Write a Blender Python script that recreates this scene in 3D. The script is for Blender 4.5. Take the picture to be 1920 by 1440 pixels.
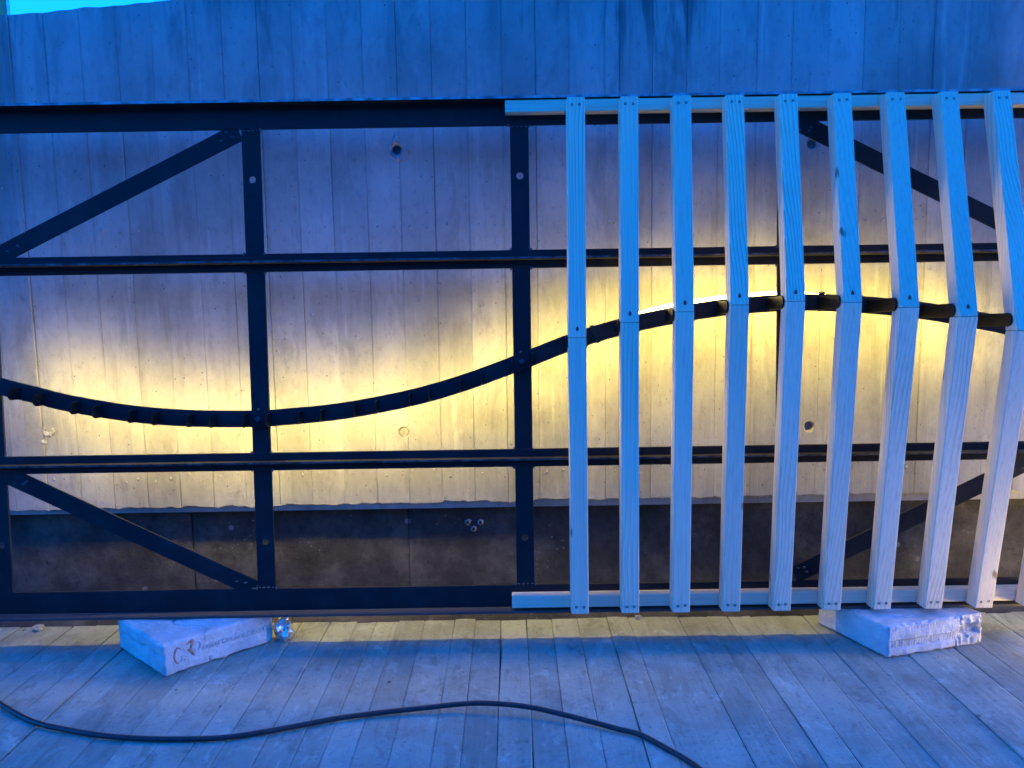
import bpy, bmesh, math, random
from mathutils import Vector, Matrix, noise as mnoise

random.seed(7)
scene = bpy.context.scene
for o in list(bpy.data.objects):
    bpy.data.objects.remove(o)
COL = scene.collection

# ------------------------------------------------------------------ camera
PITCH = math.radians(6.6)
ROLL = 0.0152
cam_data = bpy.data.cameras.new('camera')
cam = bpy.data.objects.new('camera', cam_data)
COL.objects.link(cam)
cam_data.sensor_width = 36.0
cam_data.lens = 1450.0 / 1920.0 * 36.0
cam_data.clip_start = 0.05
cam_data.clip_end = 2000
fw = Vector((0, math.cos(PITCH), -math.sin(PITCH)))
up0 = Vector((0, math.sin(PITCH), math.cos(PITCH)))
rt0 = Vector((1, 0, 0))
rt = rt0 * math.cos(ROLL) - up0 * math.sin(ROLL)
up = rt0 * math.sin(ROLL) + up0 * math.cos(ROLL)
m = Matrix((rt, up, -fw)).transposed().to_4x4()
m.translation = Vector((0, 0, 0.955))
cam.matrix_world = m
scene.camera = cam

# ------------------------------------------------------------------ sky: deep blue dusk
SKY_STRENGTH = 0.98
world = bpy.data.worlds.new('World')
scene.world = world
world.use_nodes = True
wt = world.node_tree
wt.nodes.clear()
w_out = wt.nodes.new('ShaderNodeOutputWorld')
w_bg = wt.nodes.new('ShaderNodeBackground')
w_sky = wt.nodes.new('ShaderNodeTexSky')
w_sky.sky_type = 'NISHITA'
w_sky.sun_disc = False
w_sky.sun_elevation = math.radians(32.0)
w_sky.sun_rotation = math.radians(62)
w_sky.altitude = 300
w_sky.dust_density = 0.0
w_sky.ozone_density = 5.0
w_tint = wt.nodes.new('ShaderNodeMix')
w_tint.data_type = 'RGBA'
w_tint.blend_type = 'MULTIPLY'
w_tint.inputs[0].default_value = 1.0
w_tint.inputs[7].default_value = (0.010, 0.330, 0.95, 1)      # camera balanced for lamp light
wt.links.new(w_sky.outputs[0], w_tint.inputs[6])
wt.links.new(w_tint.outputs[2], w_bg.inputs[0])
w_bg.inputs[1].default_value = SKY_STRENGTH
wt.links.new(w_bg.outputs[0], w_out.inputs[0])

# ------------------------------------------------------------------ exposure
vs = scene.view_settings
vs.view_transform = 'Standard'
vs.look = 'None'
vs.exposure = 0.0
vs.gamma = 1.0
vs.use_curve_mapping = False
scene.cycles.use_denoising = True
scene.cycles.max_bounces = 8
scene.cycles.diffuse_bounces = 5
scene.cycles.sample_clamp_indirect = 8.0
LED_STRENGTH = 168.0
LED_COLOR = (1.0, 0.75, 0.11)

# ------------------------------------------------------------------ helpers
class NT:
    """small node-tree builder"""
    def __init__(self, name):
        self.m = bpy.data.materials.new(name)
        self.m.use_nodes = True
        self.t = self.m.node_tree
        self.t.nodes.clear()
        self.out = self.n('ShaderNodeOutputMaterial')
        self.b = self.n('ShaderNodeBsdfPrincipled')
        self.l(self.b.outputs[0], self.out.inputs[0])
        self.co = self.n('ShaderNodeTexCoord').outputs['Object']
        self.rnd = self.n('ShaderNodeObjectInfo').outputs['Random']
    def n(self, t, **kw):
        x = self.t.nodes.new(t)
        for k, v in kw.items():
            setattr(x, k, v)
        return x
    def l(self, a, b):
        self.t.links.new(a, b)
    def put(self, sock, v):
        if isinstance(v, bpy.types.NodeSocket):
            self.l(v, sock)
        else:
            sock.default_value = v
    def map(self, scale=(1, 1, 1), loc=(0, 0, 0), src=None, rot=(0, 0, 0)):
        x = self.n('ShaderNodeMapping')
        self.l(src or self.co, x.inputs[0])
        self.put(x.inputs['Scale'], scale)
        self.put(x.inputs['Location'], loc)
        self.put(x.inputs['Rotation'], rot)
        return x.outputs[0]
    def shift(self, src=None, k=37.0):
        """coordinates moved by the object's random number"""
        c = self.n('ShaderNodeCombineXYZ')
        a = self.math('MULTIPLY', self.rnd, k)
        self.l(a, c.inputs[0]); self.l(a, c.inputs[1]); self.l(a, c.inputs[2])
        v = self.n('ShaderNodeVectorMath', operation='ADD')
        self.l(src or self.co, v.inputs[0]); self.l(c.outputs[0], v.inputs[1])
        return v.outputs[0]
    def noise(self, vec, scale, detail=4, rough=0.55, dist=0.0):
        x = self.n('ShaderNodeTexNoise')
        self.l(vec, x.inputs['Vector'])
        x.inputs['Scale'].default_value = scale
        x.inputs['Detail'].default_value = detail
        x.inputs['Roughness'].default_value = rough
        x.inputs['Distortion'].default_value = dist
        return x.outputs['Fac']
    def vor(self, vec, scale, feature='F1', out='Distance', rand=1.0):
        x = self.n('ShaderNodeTexVoronoi', feature=feature)
        self.l(vec, x.inputs['Vector'])
        x.inputs['Scale'].default_value = scale
        x.inputs['Randomness'].default_value = rand
        return x.outputs[out]
    def ramp(self, fac, stops):
        x = self.n('ShaderNodeValToRGB')
        e = x.color_ramp.elements
        while len(e) > 1:
            e.remove(e[-1])
        for i, (p, c) in enumerate(stops):
            q = e[0] if i == 0 else e.new(p)
            q.position = p
            q.color = tuple(c) + (1,) if len(c) == 3 else c
        self.l(fac, x.inputs[0])
        return x.outputs[0]
    def rmp(self, v, a, b, c=0.0, d=1.0, smooth=True):
        x = self.n('ShaderNodeMapRange')
        if smooth:
            x.interpolation_type = 'SMOOTHSTEP'
        self.put(x.inputs[0], v)
        for i, q in enumerate((a, b, c, d)):
            x.inputs[i + 1].default_value = q
        return x.outputs[0]
    def math(self, op, a, b=0.0):
        x = self.n('ShaderNodeMath', operation=op)
        self.put(x.inputs[0], a); self.put(x.inputs[1], b)
        return x.outputs[0]
    def mix(self, fac, a, b, mode='MIX'):
        x = self.n('ShaderNodeMix', data_type='RGBA', blend_type=mode)
        self.put(x.inputs[0], fac)
        for i, q in ((6, a), (7, b)):
            if isinstance(q, tuple):
                q = q + (1,) if len(q) == 3 else q
            self.put(x.inputs[i], q)
        return x.outputs[2]
    def grey(self, v):
        x = self.n('ShaderNodeCombineColor')
        for i in range(3):
            self.put(x.inputs[i], v)
        return x.outputs[0]
    def sep(self, src=None):
        x = self.n('ShaderNodeSeparateXYZ')
        self.l(src or self.co, x.inputs[0])
        return x.outputs
    def bump(self, h, strength=0.4, dist=0.002, normal=None):
        x = self.n('ShaderNodeBump')
        x.inputs['Strength'].default_value = strength
        x.inputs['Distance'].default_value = dist
        self.l(h, x.inputs['Height'])
        if normal:
            self.l(normal, x.inputs['Normal'])
        return x.outputs[0]
    def fin(self, col=None, rough=0.7, normal=None, metal=0.0, spec=None):
        if col is not None:
            if isinstance(col, tuple) and len(col) == 3:
                col = col + (1,)
            self.put(self.b.inputs['Base Color'], col)
        self.put(self.b.inputs['Roughness'], rough)
        self.put(self.b.inputs['Metallic'], metal)
        if spec is not None:
            self.b.inputs['Specular IOR Level'].default_value = spec
        if normal:
            self.l(normal, self.b.inputs['Normal'])
        return self.m


def obj(name, me, mat=None, parent=None):
    o = bpy.data.objects.new(name, me)
    COL.objects.link(o)
    if mat is not None and not me.materials:
        me.materials.append(mat)
    if parent is not None:
        o.parent = parent
    return o


def empty(name, loc=(0, 0, 0), rot=(0, 0, 0)):
    o = bpy.data.objects.new(name, None)
    COL.objects.link(o)
    o.location = loc
    o.rotation_euler = rot
    o.empty_display_size = 0.1
    return o


def tag(o, label=None, cat=None, group=None, kind=None):
    if label: o['label'] = label
    if cat: o['category'] = cat
    if group: o['group'] = group
    if kind: o['kind'] = kind
    return o


def mesh(name, verts, faces, smooth=False):
    me = bpy.data.meshes.new(name)
    me.from_pydata([tuple(v) for v in verts], [], faces)
    me.validate()
    me.update()
    if smooth:
        for p in me.polygons:
            p.use_smooth = True
    return me


def from_bm(name, bm, smooth=False):
    bmesh.ops.recalc_face_normals(bm, faces=bm.faces)
    me = bpy.data.meshes.new(name)
    bm.to_mesh(me)
    bm.free()
    if smooth:
        for p in me.polygons:
            p.use_smooth = True
    return me


def prism(bm, prof, axis, a, b):
    """extrude a 2D outline along an axis ('x','y','z'); outline given in the other two axes"""
    def P(q, t):
        if axis == 'x': return (t, q[0], q[1])
        if axis == 'y': return (q[0], t, q[1])
        return (q[0], q[1], t)
    A = [bm.verts.new(P(q, a)) for q in prof]
    B = [bm.verts.new(P(q, b)) for q in prof]
    n = len(prof)
    for i in range(n):
        j = (i + 1) % n
        bm.faces.new((A[i], A[j], B[j], B[i]))
    bm.faces.new(A[::-1])
    bm.faces.new(B)


def box_me(name, x0, x1, y0, y1, z0, z1, bev=0.0, seg=1):
    bm = bmesh.new()
    prism(bm, [(x0, y0), (x1, y0), (x1, y1), (x0, y1)], 'z', z0, z1)
    bmesh.ops.recalc_face_normals(bm, faces=bm.faces)
    if bev:
        bmesh.ops.bevel(bm, geom=list(bm.edges), offset=bev, segments=seg, affect='EDGES', profile=0.5)
    return from_bm(name, bm)


def cut(me, cutters, name):
    """subtract cutter meshes from a mesh, return the result"""
    o = obj('cut_body', me)
    tmp = []
    for c in cutters:
        k = obj('cut_tool', c)
        tmp.append(k)
        md = o.modifiers.new('b', 'BOOLEAN')
        md.operation = 'DIFFERENCE'
        md.solver = 'EXACT'
        md.object = k
    dg = bpy.context.evaluated_depsgraph_get()
    r = bpy.data.meshes.new_from_object(o.evaluated_get(dg))
    r.name = name
    for k in tmp:
        bpy.data.objects.remove(k)
    bpy.data.objects.remove(o)
    return r


def cyl_me(name, x, z, y0, y1, r0, r1=None, n=28):
    """cylinder / cone along y"""
    r1 = r0 if r1 is None else r1
    v, f = [], []
    for i in range(n):
        a = 2 * math.pi * i / n
        v.append((x + r0 * math.cos(a), y0, z + r0 * math.sin(a)))
    for i in range(n):
        a = 2 * math.pi * i / n
        v.append((x + r1 * math.cos(a), y1, z + r1 * math.sin(a)))
    for i in range(n):
        j = (i + 1) % n
        f.append((i, j, n + j, n + i))
    f.append(tuple(range(n))[::-1])
    f.append(tuple(range(n, 2 * n)))
    me = mesh(name, v, f)
    bm = bmesh.new(); bm.from_mesh(me)
    bmesh.ops.recalc_face_normals(bm, faces=bm.faces)
    bm.to_mesh(me); bm.free()
    return me


def catmull(pts, n=8):
    out = []
    P = [pts[0]] + list(pts) + [pts[-1]]
    for i in range(1, len(P) - 2):
        a, b, c, d = [Vector(q) for q in P[i - 1:i + 3]]
        for k in range(n):
            t = k / n
            out.append(0.5 * ((2 * b) + (c - a) * t + (2 * a - 5 * b + 4 * c - d) * t * t + (3 * b - a - 3 * c + d) * t ** 3))
    out.append(Vector(pts[-1]))
    return out


def tube(name, path, r, n=10, smooth=True):
    v, f = [], []
    for i, p in enumerate(path):
        t = (path[min(i + 1, len(path) - 1)] - path[max(i - 1, 0)]).normalized()
        s = t.cross(Vector((0, 0, 1))).normalized()
        q = s.cross(t)
        for k in range(n):
            a = 2 * math.pi * k / n
            v.append(p + s * (r * math.cos(a)) + q * (r * math.sin(a)))
    for i in range(len(path) - 1):
        for k in range(n):
            j = (k + 1) % n
            f.append((i * n + k, i * n + j, (i + 1) * n + j, (i + 1) * n + k))
    f.append(tuple(range(n))[::-1])
    b = (len(path) - 1) * n
    f.append(tuple(range(b, b + n)))
    return mesh(name, v, f, smooth)


def N3(x, y, z, s=1.0):
    return mnoise.noise(Vector((x * s, y * s, z * s)))


# ------------------------------------------------------------------ materials
def mat_wall():
    t = NT('board_marked_concrete')
    sh = t.shift(k=5.0)
    blot = t.noise(t.map((1, 1, 0.7)), 3.4, 7, 0.66)
    streak = t.noise(t.map((1, 1, 0.05), src=sh), 26.0, 5, 0.62)
    broad = t.noise(t.map((1, 1, 0.10), (2, 0, 1)), 9.0, 5, 0.65, 0.3)
    fine = t.noise(t.map((1, 1, 0.6)), 60.0, 6, 0.72)
    grain = t.noise(t.map((1, 1, 0.02), src=sh), 160.0, 3, 0.6)
    c = t.ramp(blot, [(0.30, (0.27, 0.26, 0.24)), (0.48, (0.385, 0.37, 0.34)), (0.70, (0.49, 0.475, 0.445))])
    c = t.mix(t.rmp(broad, 0.54, 0.70, 0, 0.55), c, (0.22, 0.212, 0.198))
    c = t.mix(t.rmp(broad, 0.44, 0.30, 0, 0.45), c, (0.57, 0.555, 0.53))
    c = t.mix(t.rmp(streak, 0.54, 0.76, 0, 0.6), c, (0.24, 0.23, 0.215))
    c = t.mix(t.rmp(streak, 0.40, 0.24, 0, 0.6), c, (0.58, 0.565, 0.54))
    patch = t.noise(t.map((1, 1, 0.35), src=sh), 9.0, 6, 0.7, 0.5)
    c = t.mix(t.rmp(patch, 0.53, 0.66, 0, 0.5), c, (0.24, 0.232, 0.215))
    c = t.mix(t.rmp(fine, 0.52, 0.72, 0.0, 0.55), c, (0.22, 0.212, 0.198))
    c = t.mix(t.rmp(fine, 0.42, 0.28, 0.0, 0.40), c, (0.56, 0.545, 0.52))
    c = t.mix(1.0, c, t.grey(t.rmp(t.rnd, 0, 1, 0.78, 0.95, False)), 'MULTIPLY')
    # water stains running down from the top of the wall
    x, y, z = t.sep()
    side = t.math('MULTIPLY', t.rmp(x, 0.18, 0.32), t.rmp(x, 0.64, 0.5))
    run = t.noise(t.map((1, 1, 0.10)), 17.0, 4, 0.7, 0.6)
    wet = t.math('MULTIPLY', t.math('MULTIPLY', side, t.rmp(z, 1.45, 1.80)), t.rmp(run, 0.45, 0.58))
    c = t.mix(t.math('MULTIPLY', wet, 0.75), c, (0.07, 0.075, 0.075))
    run2 = t.noise(t.map((1, 1, 0.16), (3.1, 0, 0)), 11.0, 4, 0.7, 0.4)
    wet2 = t.math('MULTIPLY', t.rmp(z, 1.35, 1.85, 0, 0.55), t.rmp(run2, 0.55, 0.68))
    c = t.mix(wet2, c, (0.12, 0.12, 0.118))
    # sparse air holes
    pits = t.vor(t.map((1, 1, 0.8)), 34.0)
    pcol = t.rmp(pits, 0.085, 0.05, 0, 0.8)
    c = t.mix(pcol, c, (0.08, 0.078, 0.075))
    n = t.bump(grain, 0.35, 0.0022)
    n = t.bump(streak, 0.35, 0.004, n)
    n = t.bump(t.noise(t.co, 38.0, 6, 0.7), 0.5, 0.004, n)
    n = t.bump(pcol, -0.6, 0.003, n) if False else n
    return t.fin(c, 0.85, n, spec=0.25)


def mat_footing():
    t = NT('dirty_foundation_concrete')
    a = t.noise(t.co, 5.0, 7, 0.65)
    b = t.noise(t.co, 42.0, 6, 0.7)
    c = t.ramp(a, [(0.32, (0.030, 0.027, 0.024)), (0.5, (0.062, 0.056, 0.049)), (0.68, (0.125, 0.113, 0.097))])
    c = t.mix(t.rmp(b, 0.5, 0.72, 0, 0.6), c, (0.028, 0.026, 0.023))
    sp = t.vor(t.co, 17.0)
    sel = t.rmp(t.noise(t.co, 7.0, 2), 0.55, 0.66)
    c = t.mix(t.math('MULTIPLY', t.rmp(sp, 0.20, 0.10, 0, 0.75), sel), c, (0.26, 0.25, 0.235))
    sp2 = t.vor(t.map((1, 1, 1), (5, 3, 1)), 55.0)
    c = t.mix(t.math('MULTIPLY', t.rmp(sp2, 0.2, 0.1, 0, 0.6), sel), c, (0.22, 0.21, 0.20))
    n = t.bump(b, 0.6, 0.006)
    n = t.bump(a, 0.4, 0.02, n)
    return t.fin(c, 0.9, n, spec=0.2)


def mat_steel(name='painted_black_steel', base=(0.020, 0.020, 0.022), dust=0.2, rough=0.5, spec=0.12):
    t = NT(name)
    a = t.noise(t.map((1, 1, 1)), 9.0, 5, 0.6)
    b = t.noise(t.co, 90.0, 4, 0.6)
    c = t.mix(t.rmp(a, 0.4, 0.75, 0, dust), base, (0.085, 0.08, 0.074))
    c = t.mix(t.rmp(b, 0.62, 0.8, 0, dust), c, (0.11, 0.10, 0.09))
    r = t.rmp(a, 0.3, 0.7, rough - 0.06, rough + 0.14)
    n = t.bump(b, 0.08, 0.0008)
    return t.fin(c, r, n, spec=0.6 if rough < 0.3 else spec)


def mat_wood(name, light=(0.85, 0.735, 0.525), dark=(0.50, 0.36, 0.20), lying=False):
    t = NT(name)
    if lying:      # grain along x
        t.co = t.map((1, 1, 1), rot=(0, math.radians(90), 0))
    sh = t.shift(k=23.0)
    w = t.n('ShaderNodeTexWave', wave_type='BANDS', bands_direction='X', wave_profile='SAW')
    warp = t.noise(t.map((1, 1, 0.22), src=sh), 7.0, 2, 0.5)
    x, y, z = t.sep(sh)
    v = t.math('ADD', t.math('ADD', x, t.math('MULTIPLY', y, 0.6)), t.math('MULTIPLY', warp, 0.075))
    cmb = t.n('ShaderNodeCombineXYZ')
    t.l(v, cmb.inputs[0])
    t.l(cmb.outputs[0], w.inputs['Vector'])
    w.inputs['Scale'].default_value = 30.0
    w.inputs['Distortion'].default_value = 0.0
    ring = t.math('POWER', w.outputs['Fac'], 2.5)
    strength = t.rmp(t.noise(t.map((1, 1, 0.35), src=sh), 6.0, 1), 0.36, 0.60, 0.25, 1.0)
    strength = t.math('MULTIPLY', strength, t.rmp(t.rnd, 0.3, 1.0, 0.25, 0.95))
    fibre = t.noise(t.map((1, 1, 0.015), src=sh), 240.0, 3, 0.6)
    c = t.mix(t.math('MULTIPLY', ring, strength), light, dark)
    c = t.mix(t.rmp(fibre, 0.45, 0.75, 0, 0.28), c, tuple(q * 0.75 for q in dark))
    # knots
    kv = t.map((1, 1, 0.42), src=sh)
    kv = t.n('ShaderNodeVectorMath', operation='ADD').outputs[0]
    kva = kv.node; t.l(t.map((1, 1, 0.5), src=sh), kva.inputs[0])
    kw = t.n('ShaderNodeVectorMath', operation='SCALE'); t.l(t.n('ShaderNodeTexNoise').outputs['Color'], kw.inputs[0]); kw.inputs['Scale'].default_value = 0.02; t.l(kw.outputs[0], kva.inputs[1])
    k = t.vor(kv, 8.5)
    kc = t.vor(kv, 8.5, out='Color')
    ks = t.n('ShaderNodeSeparateColor'); t.l(kc, ks.inputs[0])
    kn = t.math('MULTIPLY', t.rmp(k, 0.085, 0.035), t.rmp(ks.outputs[0], 0.10, 0.15))
    c = t.mix(t.math('MULTIPLY', kn, 0.85), c, (0.20, 0.11, 0.055))
    c = t.mix(1.0, c, t.grey(t.rmp(t.rnd, 0, 1, 0.88, 1.06, False)), 'MULTIPLY')
    n = t.bump(fibre, 0.12, 0.0008)
    n = t.bump(ring, 0.08, 0.0008, n)
    return t.fin(c, 0.6, n, spec=0.3)


def mat_plank():
    t = NT('dusty_deck_timber')
    sh = t.shift(k=41.0)
    g = t.noise(t.map((1, 0.03, 1), src=sh), 75.0, 5, 0.62)
    b = t.noise(t.co, 3.6, 7, 0.66, 0.3)
    d = t.noise(t.map((1, 0.6, 1)), 11.0, 6, 0.7, 0.5)
    f = t.noise(t.co, 85.0, 4, 0.65)
    c = t.ramp(g, [(0.3, (0.20, 0.18, 0.155)), (0.55, (0.30, 0.275, 0.24)), (0.75, (0.35, 0.325, 0.29))])
    # dried cement dust in cloudy patches
    c = t.mix(t.rmp(b, 0.34, 0.66, 0.35, 0.92), c, (0.50, 0.485, 0.455))
    c = t.mix(t.rmp(d, 0.52, 0.66, 0, 0.65), c, (0.27, 0.25, 0.225))
    c = t.mix(t.rmp(d, 0.44, 0.30, 0, 0.7), c, (0.66, 0.65, 0.62))
    e = t.noise(t.map((1, 0.45, 1), (4, 2, 0)), 30.0, 5, 0.72, 0.8)
    c = t.mix(t.rmp(e, 0.57, 0.68, 0, 0.55), c, (0.22, 0.205, 0.185))
    c = t.mix(t.rmp(e, 0.42, 0.32, 0, 0.45), c, (0.64, 0.63, 0.60))
    c = t.mix(t.rmp(f, 0.56, 0.72, 0, 0.6), c, (0.17, 0.155, 0.135))
    c = t.mix(t.rmp(t.noise(t.map((1, 0.5, 1), (7, 1, 0)), 17.0, 6, 0.75, 1.2), 0.60, 0.72, 0, 0.6), c, (0.16, 0.145, 0.125))
    sp = t.vor(t.map((1, 0.7, 1)), 16.0)
    sel = t.rmp(t.noise(t.co, 9.0, 2), 0.52, 0.62)
    c = t.mix(t.math('MULTIPLY', t.rmp(sp, 0.10, 0.05, 0, 0.85), sel), c, (0.075, 0.068, 0.06))
    c = t.mix(1.0, c, t.grey(t.rmp(t.rnd, 0, 1, 0.80, 0.99, False)), 'MULTIPLY')
    c = t.mix(1.0, c, (0.89, 0.97, 0.81), "MULTIPLY")
    n = t.bump(g, 0.45, 0.0025)
    n = t.bump(d, 0.45, 0.005, n)
    n = t.bump(f, 0.25, 0.0015, n)
    return t.fin(c, 0.8, n, spec=0.3)


def mat_block():
    t = NT('aerated_concrete')
    a = t.noise(t.co, 9.0, 6, 0.65)
    p = t.vor(t.co, 190.0)
    f = t.noise(t.co, 120.0, 4, 0.7)
    c = t.ramp(a, [(0.3, (0.47, 0.45, 0.41)), (0.55, (0.68, 0.655, 0.60)), (0.75, (0.79, 0.765, 0.71))])
    c = t.mix(t.rmp(f, 0.58, 0.8, 0, 0.5), c, (0.36, 0.34, 0.31))
    n = t.bump(p, 0.35, 0.002)
    n = t.bump(f, 0.5, 0.003, n)
    return t.fin(c, 0.92, n, spec=0.15)


def plain(name, col, rough=0.6, metal=0.0, sc=40.0, var=0.25, bump=0.15, spec=None):
    t = NT(name)
    a = t.noise(t.co, sc, 4, 0.6)
    c = t.mix(t.rmp(a, 0.3, 0.75), tuple(q * (1 - var) for q in col), tuple(min(1, q * (1 + var)) for q in col))
    return t.fin(c, rough, t.bump(a, bump, 0.001), metal, spec)


def emis(name, col, s):
    mt = bpy.data.materials.new(name)
    mt.use_nodes = True
    nt = mt.node_tree
    nt.nodes.clear()
    e = nt.nodes.new('ShaderNodeEmission')
    e.inputs[0].default_value = tuple(col) + (1,)
    e.inputs[1].default_value = s
    o = nt.nodes.new('ShaderNodeOutputMaterial')
    nt.links.new(e.outputs[0], o.inputs[0])
    return mt


M = dict(
    wall=mat_wall(), footing=mat_footing(), steel=mat_steel(),
    dusty=mat_steel('dusty_steel_ledge', (0.075, 0.068, 0.06), 0.7, 0.7),
    tab=mat_steel('black_tab_paint', (0.009, 0.009, 0.010), 0.08, 0.45),
    glint=plain('steel_edge_highlight', (0.30, 0.30, 0.31), 0.5, 0.9, sc=30, var=0.5),  # lighter steel that paints the sky highlight on the channel lip
    glint_dim=plain('steel_edge_highlight_dim', (0.10, 0.10, 0.105), 0.5, 0.9, sc=30, var=0.6),  # dimmer version, paints the highlight line on the rail stems
    weld=mat_steel('weld_metal', (0.06, 0.062, 0.066), 0.2, 0.25),
    wood=mat_wood('planed_spruce'), wood_lying=mat_wood('planed_spruce_rail', lying=True), plank=mat_plank(), block=mat_block(),
    screw=plain('zinc_screw', (0.10, 0.10, 0.095), 0.4, 0.8),
    rubber=plain('black_rubber', (0.022, 0.022, 0.024), 0.5, sc=60, var=0.4),
    tape=plain('black_tape', (0.012, 0.012, 0.013), 0.35, sc=90),
    plug=plain('grey_plastic_plug', (0.16, 0.17, 0.18), 0.5),
    mortar=plain('grey_mortar', (0.36, 0.34, 0.31), 0.9, sc=60, var=0.35, bump=0.6),
    rust=plain('rust_stain', (0.55, 0.27, 0.17), 0.9, sc=120, var=0.4),
    relief=plain('aerated_relief', (0.60, 0.59, 0.57), 0.9, sc=120),
    foil=plain('crumpled_foil', (0.9, 0.9, 0.89), 0.32, 1.0, sc=60, var=0.06, bump=0.1),
    stucco=plain('brown_render', (0.42, 0.24, 0.12), 0.9, sc=3, var=0.3),
    frame_white=plain('pale_window_frame', (0.7, 0.7, 0.7), 0.5),
    pane=plain('window_pane', (0.05, 0.08, 0.12), 0.08, sc=2),
    earth=plain('packed_earth', (0.11, 0.095, 0.08), 0.95, sc=14, var=0.5, bump=0.8),
    chip=plain('broken_mortar', (0.42, 0.39, 0.34), 0.95, sc=80, var=0.3, bump=0.8),
    sleeve=emis('glowing_silicone', (1.0, 0.75, 0.22), 24.0),
    tail=emis('assumed_led_tail', (1.0, 0.70, 0.17), 125.0),  # unseen strip tail, assumed as the source of the warm corner light
    assumed_bulb=emis('assumed_lamp_glow', (1.0, 0.74, 0.42), 1350.0),  # lens of the unseen assumed lamp that warms the block faces
    led=emis('warm_led', LED_COLOR, LED_STRENGTH),
)

# ------------------------------------------------------------------ ground and deck
def ground():
    n = 40
    v, f = [], []
    for i in range(n + 1):
        for j in range(n + 1):
            x = ((i / n * 2 - 1) ** 3) * 300
            y = ((j / n * 2 - 1) ** 3) * 300
            v.append((x, y, -0.075 + 0.01 * N3(x, y, 0, 2.0)))
    for i in range(n):
        for j in range(n):
            a = i * (n + 1) + j
            f.append((a, a + n + 1, a + n + 2, a + 1))
    o = obj('ground', mesh('ground', v, f, True), M['earth'])
    tag(o, 'brown packed earth under and behind the plank deck', 'ground', kind='structure')
ground()

# unseen earth bank, added behind the camera to block low sky light
v, f = [], []
nx, ny = 60, 16
for i in range(nx + 1):
    for j in range(ny + 1):
        xx = -16 + 32 * i / nx
        t = j / ny
        yy = -3.2 - 5.0 * t + 0.25 * N3(xx, t, 0, 0.7)
        zz = -0.09 + 4.3 * t ** 0.8 + 0.18 * N3(xx, yy, 1, 1.4) * min(1, 4 * t)
        v.append((xx, yy, zz))
for i in range(nx):
    for j in range(ny):
        a = i * (ny + 1) + j
        f.append((a, a + ny + 1, a + ny + 2, a + 1))
tag(obj('sky_blocking_bank', mesh('sky_blocking_bank', v, f, True), M['earth']), 'unseen brown earth bank added behind the camera to block low sky', 'sky_blocking_bank', kind='structure')

deck = empty('plank_deck')
tag(deck, 'grey cement-dusted timber plank deck in front of the concrete wall', 'deck', kind='structure')
JOINTS = [-1.463, -1.309, -1.16, -1.008, -0.855, -0.70, -0.548, -0.41, -0.268, -0.118, -0.043, 0.033, 0.181, 0.269,
          0.332, 0.48, 0.626, 0.78, 0.925, 1.03, 1.17, 1.32, 1.465]
jl = []
for a, b in zip(JOINTS[:-1], JOINTS[1:]):
    jl.append(a)
    if b - a > 0.12 and random.random() < 0.7:
        jl.append(a + (b - a) * random.uniform(0.42, 0.6))
jl.append(JOINTS[-1])
x = JOINTS[0]
for i in range(24):
    x -= random.uniform(0.066, 0.09)
    jl.insert(0, x)
x = JOINTS[-1]
for i in range(44):
    x += random.uniform(0.066, 0.09)
    jl.append(x)


def plank(x0, x1, y0, y1, dz, k):
    n = 46
    v, f = [], []
    gap = random.choice([0.0003, 0.0006, 0.0012, 0.0024])
    tilt = random.uniform(-0.0006, 0.0006)
    cup = random.uniform(-0.001, 0.001)
    for i in range(n + 1):
        y = y0 + (y1 - y0) * i / n
        e0 = gap * (0.3 + 2.6 * max(0.0, N3(x0, y, k, 2.3))) + 0.0012 * N3(x0, y, k, 14)
        e1 = gap * (0.3 + 2.6 * max(0.0, N3(x1, y, k + 9, 2.3))) + 0.0012 * N3(x1, y, k + 3, 14)
        e0, e1 = max(e0, 0.0005), max(e1, 0.0005)
        z = dz + 0.0015 * N3(x0, y, k, 1.7)
        xs = [x0 + e0, x0 + e0 + 0.003, (x0 + x1) / 2, x1 - e1 - 0.003, x1 - e1]
        zs = [z - 0.001 - tilt, z - tilt, z + cup, z + tilt, z - 0.001 + tilt]
        for xx, zz in zip(xs, zs):
            yy = y
            if i == n:
                yy = y + 0.006 * N3(xx, k, 1.0, 40)
            v.append((xx, yy, zz))
        v.append((xs[4], y, -0.028))
        v.append((xs[0], y, -0.028))
    for i in range(n):
        for j in range(7):
            a, b = i * 7 + j, i * 7 + (j + 1) % 7
            f.append((a, b, b + 7, a + 7))
    f.append(tuple(range(7))[::-1])
    f.append(tuple(range(n * 7, n * 7 + 7)))
    return mesh('plank', v, f)


for k, (a, b) in enumerate(zip(jl[:-1], jl[1:])):
    obj('plank', plank(a, b, -1.3, 2.193 + random.uniform(-0.006, 0.006), random.uniform(-0.002, 0.0015), k), M['plank'], deck)
for yy in (-1.1, -0.4, 0.3, 1.0, 1.6, 2.1):
    obj('joist', box_me('joist', jl[0], jl[-1], yy - 0.03, yy + 0.03, -0.09, -0.0285), M['plank'], deck)

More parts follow.
